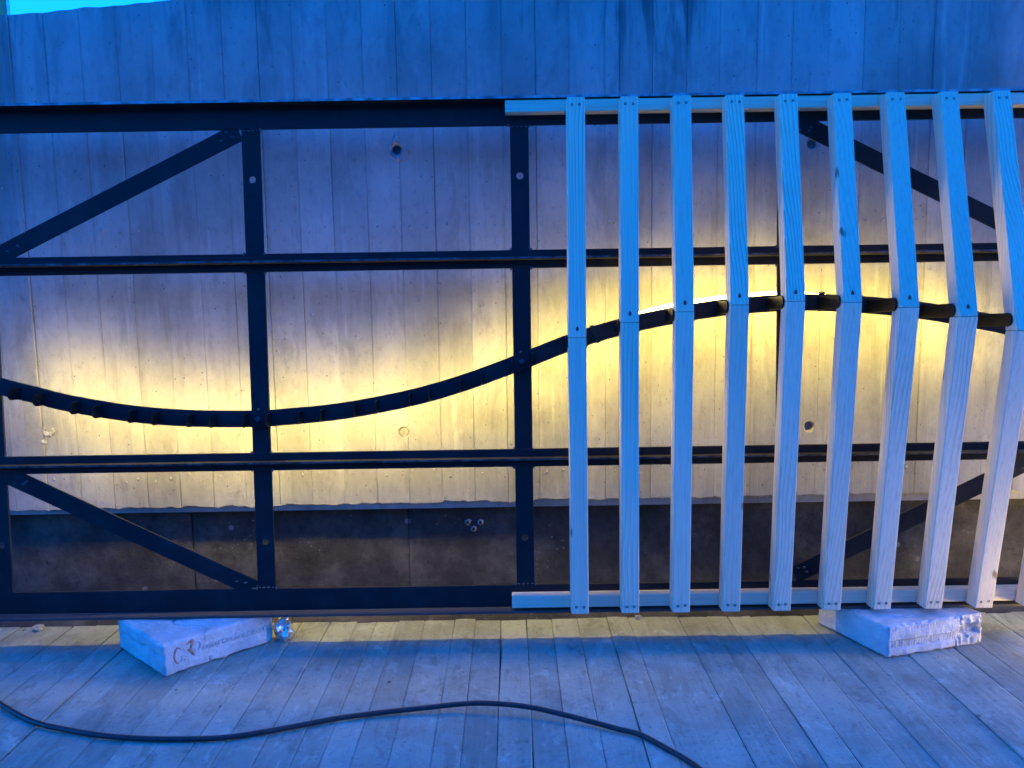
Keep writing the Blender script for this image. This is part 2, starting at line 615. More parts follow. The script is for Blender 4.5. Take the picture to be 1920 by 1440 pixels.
# ------------------------------------------------------------------ concrete wall
WY = 2.30                       # wall face
wall = empty('concrete_wall')
tag(wall, 'grey board-marked concrete retaining wall with a sloping top edge', 'wall')
WJ = [-1.5156, -1.4154, -1.3151, -1.2159, -1.1117, -1.0124, -0.9112, -0.8119, -0.7116, -0.6124, -0.5131, -0.4138, -0.3155, -0.2162, -0.116, -0.0147, 0.0796, 0.1779, 0.2791, 0.3204, 0.4168, 0.515, 0.6065, 0.7156, 0.8148, 0.9151, 1.0173, 1.1185, 1.2198, 1.321, 1.4174, 1.5166]
wj = WJ[:]
for i in range(15):
    wj.insert(0, wj[0] - random.uniform(0.097, 0.106))
    wj.append(wj[-1] + random.uniform(0.097, 0.106))


def wall_top(x):
    return 1.7639 + 0.0745 * (x + 1.3957)


def wall_base(x):
    return 0.3289 + 0.0048 * (x + 0.5)


TIES = [(-0.3244, 1.3767, 0.018), (-0.3283, 0.5481, 0.0165), (0.8935, 0.5461, 0.0175), (0.8787, 1.3747, 0.018)]


def board(x0, x1, k):
    """one board width of the cast face: front grid, thickness to the core"""
    nx, nz = 12, 64
    dy = random.uniform(-0.0014, 0.0014)
    tl = random.uniform(-0.0012, 0.0012)
    v, f = [], []
    lipL = random.choice([0, 0, 0.0012, 0.002])
    for i in range(nz + 1):
        t = i / nz
        for j in range(nx + 1):
            s = (0.0, 0.028, 0.11, 0.2, 0.3, 0.4, 0.5, 0.6, 0.7, 0.8, 0.89, 0.972, 1.0)[j]
            xx = x0 + 0.0003 + (x1 - x0 - 0.0006) * s
            zb, zt = wall_base(xx), wall_top(xx)
            if i == 0:   # ragged cement lip at the foot of the pour
                zb += 0.006 * N3(xx, 2.0, 0.3, 14) + 0.006 * N3(xx, 3.0, 0.3, 45) + 0.004 * N3(xx, 7.0, 0.3, 130)
            if i == nz:
                zt += 0.004 * N3(xx, 5.0, 0.1, 18)
            z = zb + (zt - zb) * t
            y = WY + dy + tl * (s - 0.5) + 0.0012 * N3(xx, z, k, 6.0)
            if j == 0 or j == nx:
                y += max(0.0002, 0.0012 + 0.0036 * N3(xx * 3, z, 4.0, 2.2))
            elif (j == 1) and lipL:
                y -= lipL * max(0, N3(xx, z, k + 2.0, 4) + 0.3)
            v.append((xx, y, z))
    W1 = nx + 1
    for i in range(nz):
        for j in range(nx):
            a = i * W1 + j
            f.append((a, a + 1, a + W1 + 1, a + W1))
    base = len(v)
    rim = [j for j in range(W1)] + [i * W1 + nx for i in range(1, nz + 1)] + [nz * W1 + j for j in range(nx - 1, -1, -1)] + [i * W1 for i in range(nz - 1, 0, -1)]
    for r in rim:
        v.append((v[r][0], WY + 0.03, v[r][2]))
    n = len(rim)
    for i in range(n):
        j = (i + 1) % n
        f.append((rim[j], rim[i], base + i, base + j))
    f.append(tuple(range(base, base + n)))
    return mesh('board_panel', v, f)


for k, (a, b) in enumerate(zip(wj[:-1], wj[1:])):
    me = board(a, b, k * 1.7)
    c = [cyl_me('tool', tx, tz, WY - 0.02, WY + 0.022, r * 1.04, r * 0.92) for tx, tz, r in TIES if a - 0.03 < tx < b + 0.03]
    if c:
        me = cut(me, c, 'board_panel')
    obj('board_panel', me, M['wall'], wall)
# core of the wall behind the cast face and its recessed foot
XA, XB = wj[0], wj[-1]
bm = bmesh.new()
prism(bm, [(XA, 0.31), (XB, 0.343), (XB, wall_top(XB) - 0.004), (XA, wall_top(XA) - 0.004)], 'y', WY + 0.0302, WY + 0.34)
obj('wall_core', from_bm('wall_core', bm), M['wall'], wall)
bm = bmesh.new()
prism(bm, [(XA, 0.302), (XB, 0.308), (XB, 0.345), (XA, 0.318)], 'y', WY + 0.024, WY + 0.0295)
prism(bm, [(XA, 0.302), (XB, 0.308), (XB, 0.34), (XA, 0.309)], 'y', WY + 0.0297, WY + 0.2)
obj('recessed_band', from_bm('recessed_band', bm), M['wall'], wall)

for i, (tx, tz, r) in enumerate(TIES):
    depth = [0.019, 0.006, 0.014, 0.012][i]
    bm = bmesh.new()
    # mortar collar inside the hole
    n = 26
    ro, ri = r * 0.99, r * (0.74 if i != 1 else 0.86)
    A = []
    for q in range(n):
        a = 2 * math.pi * q / n
        c_, s_ = math.cos(a), math.sin(a)
        j = 1 + 0.05 * math.sin(3 * a + i)
        A.append([bm.verts.new((tx + ro * c_, WY + 0.002, tz + ro * s_)),
                  bm.verts.new((tx + ri * j * c_, WY + 0.004, tz + ri * j * s_)),
                  bm.verts.new((tx + ri * 0.93 * c_, WY + 0.021, tz + ri * 0.93 * s_))])
    for q in range(n):
        w_ = (q + 1) % n
        for h in range(2):
            bm.faces.new((A[q][h], A[w_][h], A[w_][h + 1], A[q][h + 1]))
    B = []
    for q in range(n):
        a = 2 * math.pi * q / n
        rj = ro * (1.32 + 0.10 * math.sin(2 * a + i * 2) + 0.06 * math.sin(5 * a + i))
        B.append(bm.verts.new((tx + rj * math.cos(a), WY + 0.0012, tz + rj * math.sin(a))))
        bm.verts.ensure_lookup_table()
    Cc = [bm.verts.new((tx + ro * 1.06 * math.cos(2 * math.pi * q / n), WY - 0.0016, tz + ro * 1.06 * math.sin(2 * math.pi * q / n))) for q in range(n)]
    for q in range(n):
        w_ = (q + 1) % n
        bm.faces.new((B[q], B[w_], Cc[w_], Cc[q]))
        bm.faces.new((Cc[q], Cc[w_], A[w_][0], A[q][0]))
    hole = obj('tie_hole', from_bm('tie_hole', bm, True), M['mortar'], wall)
    obj('plug', cyl_me('plug', tx, tz, WY + depth, WY + 0.0215, ri * (0.80 if i != 1 else 0.93)), M['plug'] if i != 1 else M['mortar'], hole)

# rows of nail-head marks: small cement dimples left by the formwork
bm = bmesh.new()
def blob(bm, x, y, z, r, sx=1.0, sz=1.0, k=0.0):
    ret = bmesh.ops.create_icosphere(bm, subdivisions=1, radius=1.0)
    for q in ret['verts']:
        p = q.co
        s = r * (1 + 0.3 * N3(p.x + x * 30, p.y, p.z + z * 30 + k, 1.3))
        q.co = Vector((x + p.x * s * sx, y + p.y * s * 0.55, z + p.z * s * sz))
for k, (a, b) in enumerate(zip(WJ[:-1], WJ[1:])):
    for row, rz in ((0, 1.1565), (1, 0.4213)):
        for fr in (0.27, 0.74):
            if random.random() < 0.12:
                continue
            xx = a + (b - a) * (fr + random.uniform(-0.06, 0.06))
            blob(bm, xx, WY - 0.0005, rz + random.uniform(-0.012, 0.012) + 0.003 * xx, random.uniform(0.0028, 0.0048), 1.0, random.uniform(0.9, 1.5), k)
for i in range(46):
    xx, zz = random.uniform(-1.5, 1.5), random.uniform(0.34, 1.75)
    blob(bm, xx, WY, zz, random.uniform(0.0012, 0.003), random.uniform(0.8, 1.6), random.uniform(0.8, 2.2), i)
nm = obj('nail_marks', from_bm('nail_marks', bm, True), M['mortar'], wall)
nm['kind'] = 'stuff'
# a broken-out spot near the left side
bm = bmesh.new()
for i in range(9):
    blob(bm, -1.398 + random.uniform(-0.018, 0.018), WY - 0.001, 0.557 + random.uniform(-0.025, 0.02), random.uniform(0.004, 0.009), 1.2, 1.0, i)
obj('broken_patch', from_bm('broken_patch', bm), M['mortar'], wall)

# cement lumps and a bent wire end around the upper tie hole
bm = bmesh.new()
tx, tz, tr = TIES[0]
for dx, dz, rr in ((0.001, 0.030, 0.006), (0.003, 0.037, 0.005), (-0.004, 0.025, 0.006), (0.035, -0.002, 0.006), (0.036, -0.010, 0.004), (0.012, -0.030, 0.005), (0.006, -0.024, 0.007)):
    blob(bm, tx + dx, WY, tz + dz, rr, 1.0, 1.5, dx * 90)
obj('cement_lumps', from_bm('cement_lumps', bm, True), M['mortar'], wall)

# foundation below, set back from the wall face
FY = 2.38
foot = empty('foundation')
tag(foot, 'dark stained concrete foundation strip below the overhanging wall', 'foundation')
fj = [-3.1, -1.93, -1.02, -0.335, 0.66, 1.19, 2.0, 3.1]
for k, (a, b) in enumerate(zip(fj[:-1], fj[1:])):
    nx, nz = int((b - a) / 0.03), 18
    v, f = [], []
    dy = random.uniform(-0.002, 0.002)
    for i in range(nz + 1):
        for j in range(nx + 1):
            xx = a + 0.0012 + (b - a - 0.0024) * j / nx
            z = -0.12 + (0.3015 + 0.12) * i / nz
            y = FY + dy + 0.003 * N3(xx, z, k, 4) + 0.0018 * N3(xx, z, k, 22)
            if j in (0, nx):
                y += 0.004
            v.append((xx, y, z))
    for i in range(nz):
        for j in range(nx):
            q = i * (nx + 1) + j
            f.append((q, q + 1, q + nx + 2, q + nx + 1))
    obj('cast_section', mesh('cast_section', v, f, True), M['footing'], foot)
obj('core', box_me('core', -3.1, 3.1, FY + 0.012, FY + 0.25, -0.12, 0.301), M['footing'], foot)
# ledge of concrete at the foot, behind the deck ends
v, f = [], []
nx = 160
for j in range(nx + 1):
    xx = -3.1 + 6.2 * j / nx
    e = 0.006 * N3(xx, 1, 1, 7) + 0.003 * N3(xx, 1, 3, 30)
    v += [(xx, 2.225 + e, -0.10), (xx, 2.232 + e, -0.022), (xx, 2.255 + e, -0.008), (xx, 2.386, -0.002 + e * 0.5)]
for j in range(nx):
    for i in range(3):
        q = j * 4 + i
        f.append((q, q + 4, q + 5, q + 1))
obj('base_ledge', mesh('base_ledge', v, f, True), M['footing'], foot)
# three chipped drill holes in the foundation
for dx, dz in ((0, 0), (0.04, -0.001), (0.018, -0.022)):
    bm = bmesh.new()
    blob(bm, -0.146 + dx, FY - 0.001, 0.243 + dz, 0.011, 1.0, 1.0, dx * 50)
    c = obj('chipped_rim', from_bm('chipped_rim', bm, True), M['mortar'], foot)
    obj('drill_hole', cyl_me('drill_hole', -0.146 + dx, 0.243 + dz, FY - 0.0085, FY, 0.0042, n=14), M['rubber'], c)

# ------------------------------------------------------------------ steel frame (leans back 3 degrees against the wall)
FRAME_LOC = (0, 2.065, 0.098)
LEAN = (math.radians(-3.0), 0, 0)
frame = empty('steel_frame', FRAME_LOC, LEAN)
tag(frame, 'black steel frame with diagonal braces leaning on white blocks before the wall', 'frame')
UL, UR = -1.446, 1.497          # ends of the frame
# local axes: x along, y into the wall (w = -y), z up the frame


def fbox(name, u0, u1, v0, v1, w0, w1, mat='steel', parent=None, bev=0.0008):
    return obj(name, box_me(name, u0, u1, -w1, -w0, v0, v1, bev), M[mat], parent or frame)


# C-channels top and bottom, open towards the viewer
o = fbox('top_channel', UL, UR, 1.308, 1.3725, -0.008, 0.0)
fbox('flange', UL, UR, 1.3665, 1.3738, 0.0005, 0.040, parent=o)
fbox('highlight_edge', UL, UR, 1.3668, 1.3736, 0.0402, 0.0412, 'glint', parent=o, bev=0.0003)  # bright strip standing in for the sky highlight along the lip
o = fbox('bottom_channel', UL, UR, -0.0045, 0.056, -0.008, 0.0)
fl = fbox('flange', UL, UR, -0.0105, -0.0048, -0.006, 0.0405, 'dusty', parent=o)
# two T-section rails
RAILS = (0.953, 0.412)
for v in RAILS:
    o = fbox('rail', UL, UR, v - 0.0245, v + 0.0245, -0.0055, 0.0022)
    fbox('stem', UL, UR, v - 0.0032, v + 0.0032, 0.0024, 0.035, parent=o)
    fbox('highlight_edge', UL, UR, v - 0.0018, v + 0.0034, 0.0352, 0.0358, 'glint_dim', parent=o, bev=0.0002)  # paler strip put in as the highlight along the stem front
    if v > 0.6: fbox('stem', UL + 0.05, UR - 0.05, v - 0.003, v + 0.003, -0.062, -0.0057, parent=o)  # unseen back stem, added to cut off the glow on the wall above
# posts with drilled holes
POSTS = [-1.419, -0.6895, 0.0295, 0.7475, 1.4665]
for k, u in enumerate(POSTS):
    me = box_me('post', u - 0.0247, u + 0.0247, 0.0005, 0.0078, 0.050, 1.312, 0.0008)
    if 0 <= k < 4:
        me = cut(me, [cyl_me('tool', u, hz, -0.02, 0.02, 0.0098) for hz in (1.1755, 0.189)], 'post')
    obj('post', me, M['steel'], frame)


def brace(p, q, wd=0.0475):
    p, q = Vector((p[0], p[1])), Vector((q[0], q[1]))
    d = (q - p).normalized()
    n = Vector((-d.y, d.x)) * (wd / 2)
    bm = bmesh.new()
    pts = [p + n, q + n, q - n, p - n]
    prism(bm, [(a.x, a.y) for a in pts], 'y', 0.0012, 0.0068)
    bmesh.ops.recalc_face_normals(bm, faces=bm.faces)
    bmesh.ops.bevel(bm, geom=list(bm.edges), offset=0.0007, segments=1, affect='EDGES')
    return obj('brace', from_bm('brace', bm), M['steel'], frame)


def ext(p, q, a, b):
    d = (Vector(q) - Vector(p)).normalized()
    return tuple(Vector(p) - d * a), tuple(Vector(q) + d * b)


DL = [((-0.746, 1.290), (-1.347, 1.001)), ((-1.359, 0.368), (-0.748, 0.068)),
      ((0.806, 1.292), (1.410, 0.992)), ((0.803, 0.084), (1.405, 0.374))]
brace(*ext(*DL[0], 0.028, 0.05))
brace(*ext(*DL[1], 0.045, 0.03))
brace(*ext(*DL[2], 0.03, 0.03))
brace(*ext(*DL[3], 0.03, 0.03))

# weld beads at the joints
def weld(u, v, w=0.002, r=0.0042, sx=1.0, sz=1.0):
    bm = bmesh.new()
    blob(bm, 0, 0, 0, r, sx, sz, u * 9 + v)
    o = obj('weld', from_bm('weld', bm, True), M['weld'], frame)
    o.location = (u, -w, v)

for u in POSTS[1:4]:
    for s in (-1, 1):
        for v in (1.306, 0.978, 0.927, 0.437, 0.386, 0.059):
            weld(u + s * 0.0275, v + random.uniform(-0.002, 0.002), 0.0015, random.uniform(0.0032, 0.0048), 1.0, 1.2)
    for v in (1.304, 0.060):
        for q in range(4):
            weld(u - 0.018 + q * 0.012, v, 0.001, random.uniform(0.0025, 0.004), 1.6, 0.8)
for (p, q) in DL:
    for c in (p, q):
        for i in range(3):
            weld(c[0] + random.uniform(-0.025, 0.025), c[1] + random.uniform(-0.012, 0.012), -0.0005, random.uniform(0.003, 0.0045), 1.5, 0.8)

# wavy flat bar carrying the tabs
BEAM = [(-1.50, 0.670), (-1.39, 0.631), (-1.295, 0.605), (-1.2, 0.580), (-1.046, 0.552), (-0.887, 0.536), (-0.709, 0.5315), (-0.62, 0.5355),
        (-0.466, 0.549), (-0.286, 0.580), (-0.141, 0.618), (0.004, 0.668), (0.153, 0.724), (0.294, 0.7655), (0.438, 0.7945),
        (0.584, 0.815), (0.738, 0.8245), (0.84, 0.8235), (0.954, 0.816), (1.11, 0.798), (1.262, 0.770), (1.342, 0.752), (1.497, 0.706)]
bpath = catmull([(a, 0, b) for a, b in BEAM], 10)
bpath = [p for p in bpath if UL - 0.001 <= p.x <= UR + 0.001]


def ribbon(name, path, h0, h1, w0, w1, mat, parent, off=None, shear=0.0, back_only=False):
    """bar following the wave: h measured square to the curve, w towards the viewer"""
    v, f = [], []
    for i, p in enumerate(path):
        t = (path[min(i + 1, len(path) - 1)] - path[max(i - 1, 0)]).normalized()
        n = Vector((-t.z, 0, t.x))
        d = off(p.x) if off else 0.0
        for h, w in ((h0, w0), (h1, w0), (h1, w1), (h0, w1)):
            q = p + n * (h + d)
            v.append((q.x, -(w + (0.0 if back_only and w == w1 else shear * (h - h0))), q.z))
    m_ = len(path)
    for i in range(m_ - 1):
        for k in range(4):
            j = (k + 1) % 4
            f.append((i * 4 + k, (i + 1) * 4 + k, (i + 1) * 4 + j, i * 4 + j))
    f.append((0, 1, 2, 3))
    b = (m_ - 1) * 4
    f.append((b + 3, b + 2, b + 1, b))
    bm = bmesh.new()
    me = mesh(name, v, f)
    bm.from_mesh(me)
    return obj(name, from_bm(name, bm), M[mat], parent)


def beam_v(u):
    for a, b in zip(bpath[:-1], bpath[1:]):
        if a.x <= u <= b.x:
            return a.z + (b.z - a.z) * (u - a.x) / (b.x - a.x)
    return bpath[-1].z if u > 0 else bpath[0].z


beam = ribbon('curved_bar', bpath, -0.0225, 0.0225, 0.0035, 0.0125, 'steel', frame)

SLAT_TOP = [0.175, 0.312, 0.448, 0.584, 0.721, 0.859, 0.996, 1.133, 1.268, 1.404]
SLAT_KINK = [0.173, 0.309, 0.446, 0.581, 0.717, 0.853, 0.988, 1.125, 1.263, 1.399]
SLAT_BOT = [0.173, 0.308, 0.444, 0.578, 0.713, 0.847, 0.981, 1.118, 1.253, 1.388]
SLAT_V = [0.739, 0.776, 0.801, 0.816, 0.822, 0.817, 0.802, 0.777, 0.741, 0.703]
SLAT_OUT = [0.0, 0.012, 0.039, 0.0565, 0.075, 0.0915, 0.107, 0.121, 0.127, 0.125]
SW, SD = 0.0465, 0.045
SLW = 0.036                      # back of the slats sits on the wooden rails


def tab(u, v, ln, r=0.0168, th=0.0038, slope=0.0):
    """round-ended plate standing out of the wavy bar"""
    n = 9
    prof = [(0.0127, -r), (0.0127, r)]
    for i in range(n + 1):
        a = math.pi / 2 - math.pi * i / n
        prof.append((ln - r + r * math.cos(a), r * math.sin(a)))
    bm = bmesh.new()
    prism(bm, [(-w, v + h) for w, h in prof], 'x', u - th / 2, u + th / 2)
    bmesh.ops.recalc_face_normals(bm, faces=bm.faces)
    bmesh.ops.bevel(bm, geom=list(bm.edges), offset=0.0008, segments=1, affect='EDGES')
    return obj('tab', from_bm('tab', bm), M['tab'], beam)


pair = 0.0262
for i in range(10):
    for s in (-1, 1):
        u = SLAT_KINK[i] + s * pair
        tab(u, beam_v(SLAT_KINK[i]) - 0.002, 0.066 + SLAT_OUT[i])
TABS = [-1.335, -1.27, -1.175, -1.115, -1.023, -0.96, -0.868, -0.808, -0.72, -0.658, -0.573, -0.513, -0.423, -0.365, -0.275, -0.223,
        -0.139, -0.083, 0.001, 0.056]
for k, u in enumerate(TABS):
    tab(u, beam_v(u) - 0.0035, 0.060 + 0.008 * max(0, -u - 0.6))
for u in POSTS[1:4]:
    bm = bmesh.new()
    prism(bm, [(0.0075 * math.cos(math.pi / 3 * i), 0.0075 * math.sin(math.pi / 3 * i)) for i in range(6)], 'y', -0.0195, -0.0127)
    o = obj('bolt', from_bm('bolt', bm), M['weld'], beam)
    o.location = (u - 0.002, 0, beam_v(u))
    weld(u - 0.004, beam_v(u) + 0.0255, 0.004, 0.0045)

# ------------------------------------------------------------------ light strip behind the bar
strip = empty('led_strip', FRAME_LOC, LEAN)
tag(strip, 'glowing warm LED strip running along the wavy steel bar', 'light strip')


def sm(a, b, x):
    t = min(1, max(0, (x - a) / (b - a)))
    return t * t * (3 - 2 * t)


def lift(u):
    return -0.006 + 0.0225 * sm(0.20, 0.42, u) - 0.0105 * sm(0.72, 0.90, u) - 0.002 * sm(1.0, 1.3, u)


lpath = [p for p in bpath if -1.40 < p.x < 1.44]
ribbon('sleeve', lpath, 0.006, 0.0165, -0.0195, -0.0095, 'sleeve', strip, lift, -0.6, True)
ribbon('diode_band', lpath, 0.007, 0.0155, -0.0205, -0.0198, 'led', strip, lift, -0.6)
tail = [(1.44, -0.015, 0.735), (1.475, -0.030, 0.68), (1.512, -0.045, 0.50), (1.515, -0.06, 0.25), (1.545, -0.12, 0.02), (1.59, -0.17, -0.075)]  # unseen loose strip end, assumed and added to light the lower right corner
for i in range(26):
    a = 1.2 + i * 0.52
    tail.append((1.645 + (0.075 - 0.0008 * i) * math.cos(a), -0.265 + (0.075 - 0.0008 * i) * math.sin(a), -0.078 + 0.0011 * i))
obj('assumed_tail', tube('assumed_tail', catmull(tail[4:], 4), 0.0055, 8), M['tail'], strip)
obj('assumed_tail', tube('assumed_tail', catmull(tail[:5], 8), 0.0052, 8), M['tape'], strip)
for u, tl_, wd in ((0.226, 0.45, 0.011), (0.838, 0.0, 0.017)):
    v = beam_v(u)
    bm = bmesh.new()
    h0, h1 = -0.0245, max(0.0236, 0.0182 + lift(u))
    prism(bm, [(u - wd / 2 - tl_ * 0.02, v + h1), (u + wd / 2 - tl_ * 0.02, v + h1 + 0.003 * tl_), (u + wd / 2 + tl_ * 0.024, v + h0 + 0.004), (u - wd / 2 + tl_ * 0.024, v + h0)], 'y', -0.0142, -0.0131)
    prism(bm, [(u - wd / 2 - tl_ * 0.02, v + h1 - 0.001), (u + wd / 2 - tl_ * 0.02, v + h1), (u + wd / 2 - tl_ * 0.02, v + h1 + 0.0012), (u - wd / 2 - tl_ * 0.02, v + h1 + 0.0002)], 'y', -0.0131, 0.022)
    obj('tape', from_bm('tape', bm), M['tape'], strip)

# ------------------------------------------------------------------ wooden slat screen
screen = empty('slat_screen', FRAME_LOC, LEAN)
tag(screen, 'pale timber screen of kinked upright slats on the right half of the frame', 'wooden screen')


def wood_box(name, u0, u1, v0, v1, w0, w1, bev=0.002):
    return obj(name, box_me(name, u0, u1, -w1, -w0, v0, v1, bev, 2), M['wood_lying'], screen)


wood_box('rail', -0.0075, UR, 1.3325, 1.3640, 0.0015, 0.0358)
wood_box('rail', -0.0090, UR, 0.0030, 0.0375, 0.0015, 0.0358)


def slat(ua, va, wa, ub, vb, wb):
    """tapering-path timber piece between two levels, cut level at both ends"""
    bm = bmesh.new()
    n = 6
    rows = []
    for i in range(n + 1):
        t = i / n
        u, v, w = ua + (ub - ua) * t, va + (vb - va) * t, wa + (wb - wa) * t
        bow = 0.0006 * N3(u, v, w, 3)
        rows.append([bm.verts.new((u + sx * SW / 2 + bow, -(w + dw), v)) for sx, dw in ((-1, 0), (1, 0), (1, SD), (-1, SD))])
    for a, b in zip(rows[:-1], rows[1:]):
        for k in range(4):
            j = (k + 1) % 4
            bm.faces.new((a[k], a[j], b[j], b[k]))
    bm.faces.new(rows[0][::-1])
    bm.faces.new(rows[-1])
    bmesh.ops.recalc_face_normals(bm, faces=bm.faces)
    long = [e for e in bm.edges if len(e.link_faces) == 2 and e.calc_face_angle(0) > 0.8]
    bmesh.ops.bevel(bm, geom=long, offset=0.0022, segments=2, affect='EDGES', profile=0.5)
    return obj('slat', from_bm('slat', bm), M['wood'], screen)


def screw(parent, u, v, w, r=0.0037):
    bm = bmesh.new()
    n = 10
    ring = [(r, 0.0), (r * 0.9, 0.0006), (r * 0.45, 0.0002), (r * 0.3, -0.0012)]
    L = []
    for rr, d in ring:
        L.append([bm.verts.new((u + rr * math.cos(2 * math.pi * i / n), -(w + d), v + rr * math.sin(2 * math.pi * i / n))) for i in range(n)])
    for a, b in zip(L[:-1], L[1:]):
        for i in range(n):
            j = (i + 1) % n
            bm.faces.new((a[i], a[j], b[j], b[i]))
    bm.faces.new(L[-1])
    obj('screw', from_bm('screw', bm), M['screw'], parent)


for i in range(10):
    k = SLAT_OUT[i]
    vt, vb = 1.3555, 0.0005
    up_ = slat(SLAT_KINK[i], SLAT_V[i] + 0.0004, SLW + k, SLAT_TOP[i], vt, SLW)
    lo_ = slat(SLAT_BOT[i], vb, SLW, SLAT_KINK[i], SLAT_V[i] - 0.0004, SLW + k)
    for s in (-1, 1):
        sl = (vt - SLAT_V[i])
        dv = 0.019
        screw(up_, SLAT_TOP[i] + s * 0.0095 + random.uniform(-0.001, 0.001), vt - dv + random.uniform(-0.001, 0.001), SLW + SD + k * dv / sl + 0.0003)
        sl = SLAT_V[i] - vb
        screw(lo_, SLAT_BOT[i] + s * 0.0095 + random.uniform(-0.001, 0.001), vb + dv + random.uniform(-0.001, 0.001), SLW + SD + k * dv / sl + 0.0003)
    # countersunk hole above the kink: a dark slanted drop-shaped pocket
    dv = 0.022
    w = SLW + SD + k * (1 - dv / (vt - SLAT_V[i]))
    bm = bmesh.new()
    pr = []
    for q in range(12):
        a = 2 * math.pi * q / 12
        rr = 0.0042
        zz = rr * math.sin(a) * (1.9 if math.sin(a) > 0 else 1.1)
        pr.append((SLAT_KINK[i] + rr * math.cos(a) * (1 - 0.35 * max(0, math.sin(a))), SLAT_V[i] + dv + zz))
    prism(bm, pr, 'y', -w - 0.0006, -w + 0.004)
    obj('screw_pocket', from_bm('screw_pocket', bm), M['rubber'], up_)

# ------------------------------------------------------------------ aerated concrete blocks
def gridbox(lx, ly, lz, nx, ny, nz, fn):
    bm = bmesh.new()
    seen = {}
    def V(i, j, k):
        key = (i, j, k)
        if key not in seen:
            seen[key] = bm.verts.new(fn(i / nx * lx, j / ny * ly, k / nz * lz))
        return seen[key]
    for i in range(nx):
        for j in range(ny):
            bm.faces.new((V(i, j, 0), V(i, j + 1, 0), V(i + 1, j + 1, 0), V(i + 1, j, 0)))
            bm.faces.new((V(i, j, nz), V(i + 1, j, nz), V(i + 1, j + 1, nz), V(i, j + 1, nz)))
    for i in range(nx):
        for k in range(nz):
            bm.faces.new((V(i, 0, k), V(i + 1, 0, k), V(i + 1, 0, k + 1), V(i, 0, k + 1)))
            bm.faces.new((V(i, ny, k), V(i, ny, k + 1), V(i + 1, ny, k + 1), V(i + 1, ny, k)))
    for j in range(ny):
        for k in range(nz):
            bm.faces.new((V(0, j, k), V(0, j, k + 1), V(0, j + 1, k + 1), V(0, j + 1, k)))
            bm.faces.new((V(nx, j, k), V(nx, j + 1, k), V(nx, j + 1, k + 1), V(nx, j, k + 1)))
    return bm


def block(name, N, R, L, H, sculpt, seed):
    """N = near corner on the deck, R / L = neighbouring corners"""
    ex, ey = (Vector(R) - Vector(N)), (Vector(L) - Vector(N))
    lx, ly = ex.length, ey.length
    ex.normalize(); ey.normalize()
    rr = 0.006
    def fn(x, y, z):
        c = Vector((min(max(x, rr), lx - rr), min(max(y, rr), ly - rr), min(max(z, rr), H - rr)))
        d = Vector((x, y, z)) - c
        if d.length > 1e-9:
            d.normalize()
        p = c + d * rr
        a = 0.0018 * N3(x + seed, y, z, 28) + 0.0013 * N3(x, y + seed, z, 75) + 0.0018 * N3(x, y, z + seed, 11)
        edge = sum(1 for t_ in (abs(d.x), abs(d.y), abs(d.z)) if t_ > 0.3) > 1
        if edge: a -= 0.007 * max(0.0, N3(x + seed, y, z, 36) + 0.05) + 0.003 * abs(N3(x, y, z + seed, 90))
        p = p + d * a + sculpt(x, y, z, lx, ly, d)
        p.z = max(p.z, 0.0)
        return (ex.x * p.x + ey.x * p.y, ex.y * p.x + ey.y * p.y, p.z)
    bm = gridbox(lx, ly, H, 110, 70, 30, fn)
    root = empty(name, (N[0], N[1], 0.0018))
    o = obj('body', from_bm('body', bm, True), M['block'], root)
    ang = math.atan2(ex.y, ex.x)
    return root, ang, lx, ly


def kerf(x, c, w, depth):
    return -depth if abs(x - c) < w else 0.0


def sc_left(x, y, z, lx, ly, d):
    p = Vector((0, 0, 0))
    if d.z > 0.5 and abs(x - 0.105 - 0.02 * math.sin(y * 40)) < 0.0022 and y < 0.16:
        p.z -= 0.006
    if d.y < -0.5:
        if abs(x - 0.105) < 0.002 and z > 0.062: p.y += 0.005
        if abs(x - 0.118) < 0.0026 and z < 0.016: p.y += 0.012
        if abs(z - (0.052 - 0.02 * (x / lx))) < 0.0022 and x > 0.10: p.y += 0.002
        if x > lx * 0.86: p.y += 0.004 * abs(N3(x, 1, z, 60))
    if d.x < -0.5:
        c = 0.050 + 0.010 * N3(y, 3, 1, 26)
        if abs(z - c) < 0.004 and y < 0.24: p.x += 0.005
        if abs(y - 0.075) < 0.002 and z < 0.04: p.x += 0.007
    if d.z > 0.5:
        p.z -= 0.0035 * max(0, N3(x, y, 2, 16) - 0.1)
    return p


def sc_right(x, y, z, lx, ly, d):
    p = Vector((0, 0, 0))
    q = x / lx
    if d.z > 0.5:
        p.z -= 0.004 * max(0, N3(x, y, 5, 30) - 0.05)
        if abs(q - 0.76) < 0.007: p.z -= 0.006
    if d.y < -0.5:
        if abs(q - 0.76) < 0.006 and z > 0.055: p.y += 0.006
        if abs(q - 0.71) < 0.006 and z < 0.02: p.y += 0.012
        if q < 0.74:
            if z > 0.055: p.y += 0.0
            if 0.022 < z < 0.044 and x > 0.008:      # tooled groove of short upright cuts
                p.y += 0.0035 + 0.003 * (0.5 + 0.5 * math.sin(x * 820 + 2 * N3(x, 0, 0, 50)))
            elif z > 0.070:
                p.y += 0.0012 * (0.5 + 0.5 * math.sin(x * 640))
        else:                                          # broken end
            t = abs(N3(x, z, 3, 34)) + 0.5 * abs(N3(x, z, 8, 80))
            p.y += 0.012 * t + (0.016 if 0.03 < z < 0.058 and q < 0.97 else 0.0)
            p.x -= 0.012 * max(0, N3(x, z, 4, 30)) if q > 0.95 else 0
    if d.x > 0.5:
        p.x -= 0.022 * abs(N3(y, z, 6, 22))
    return p


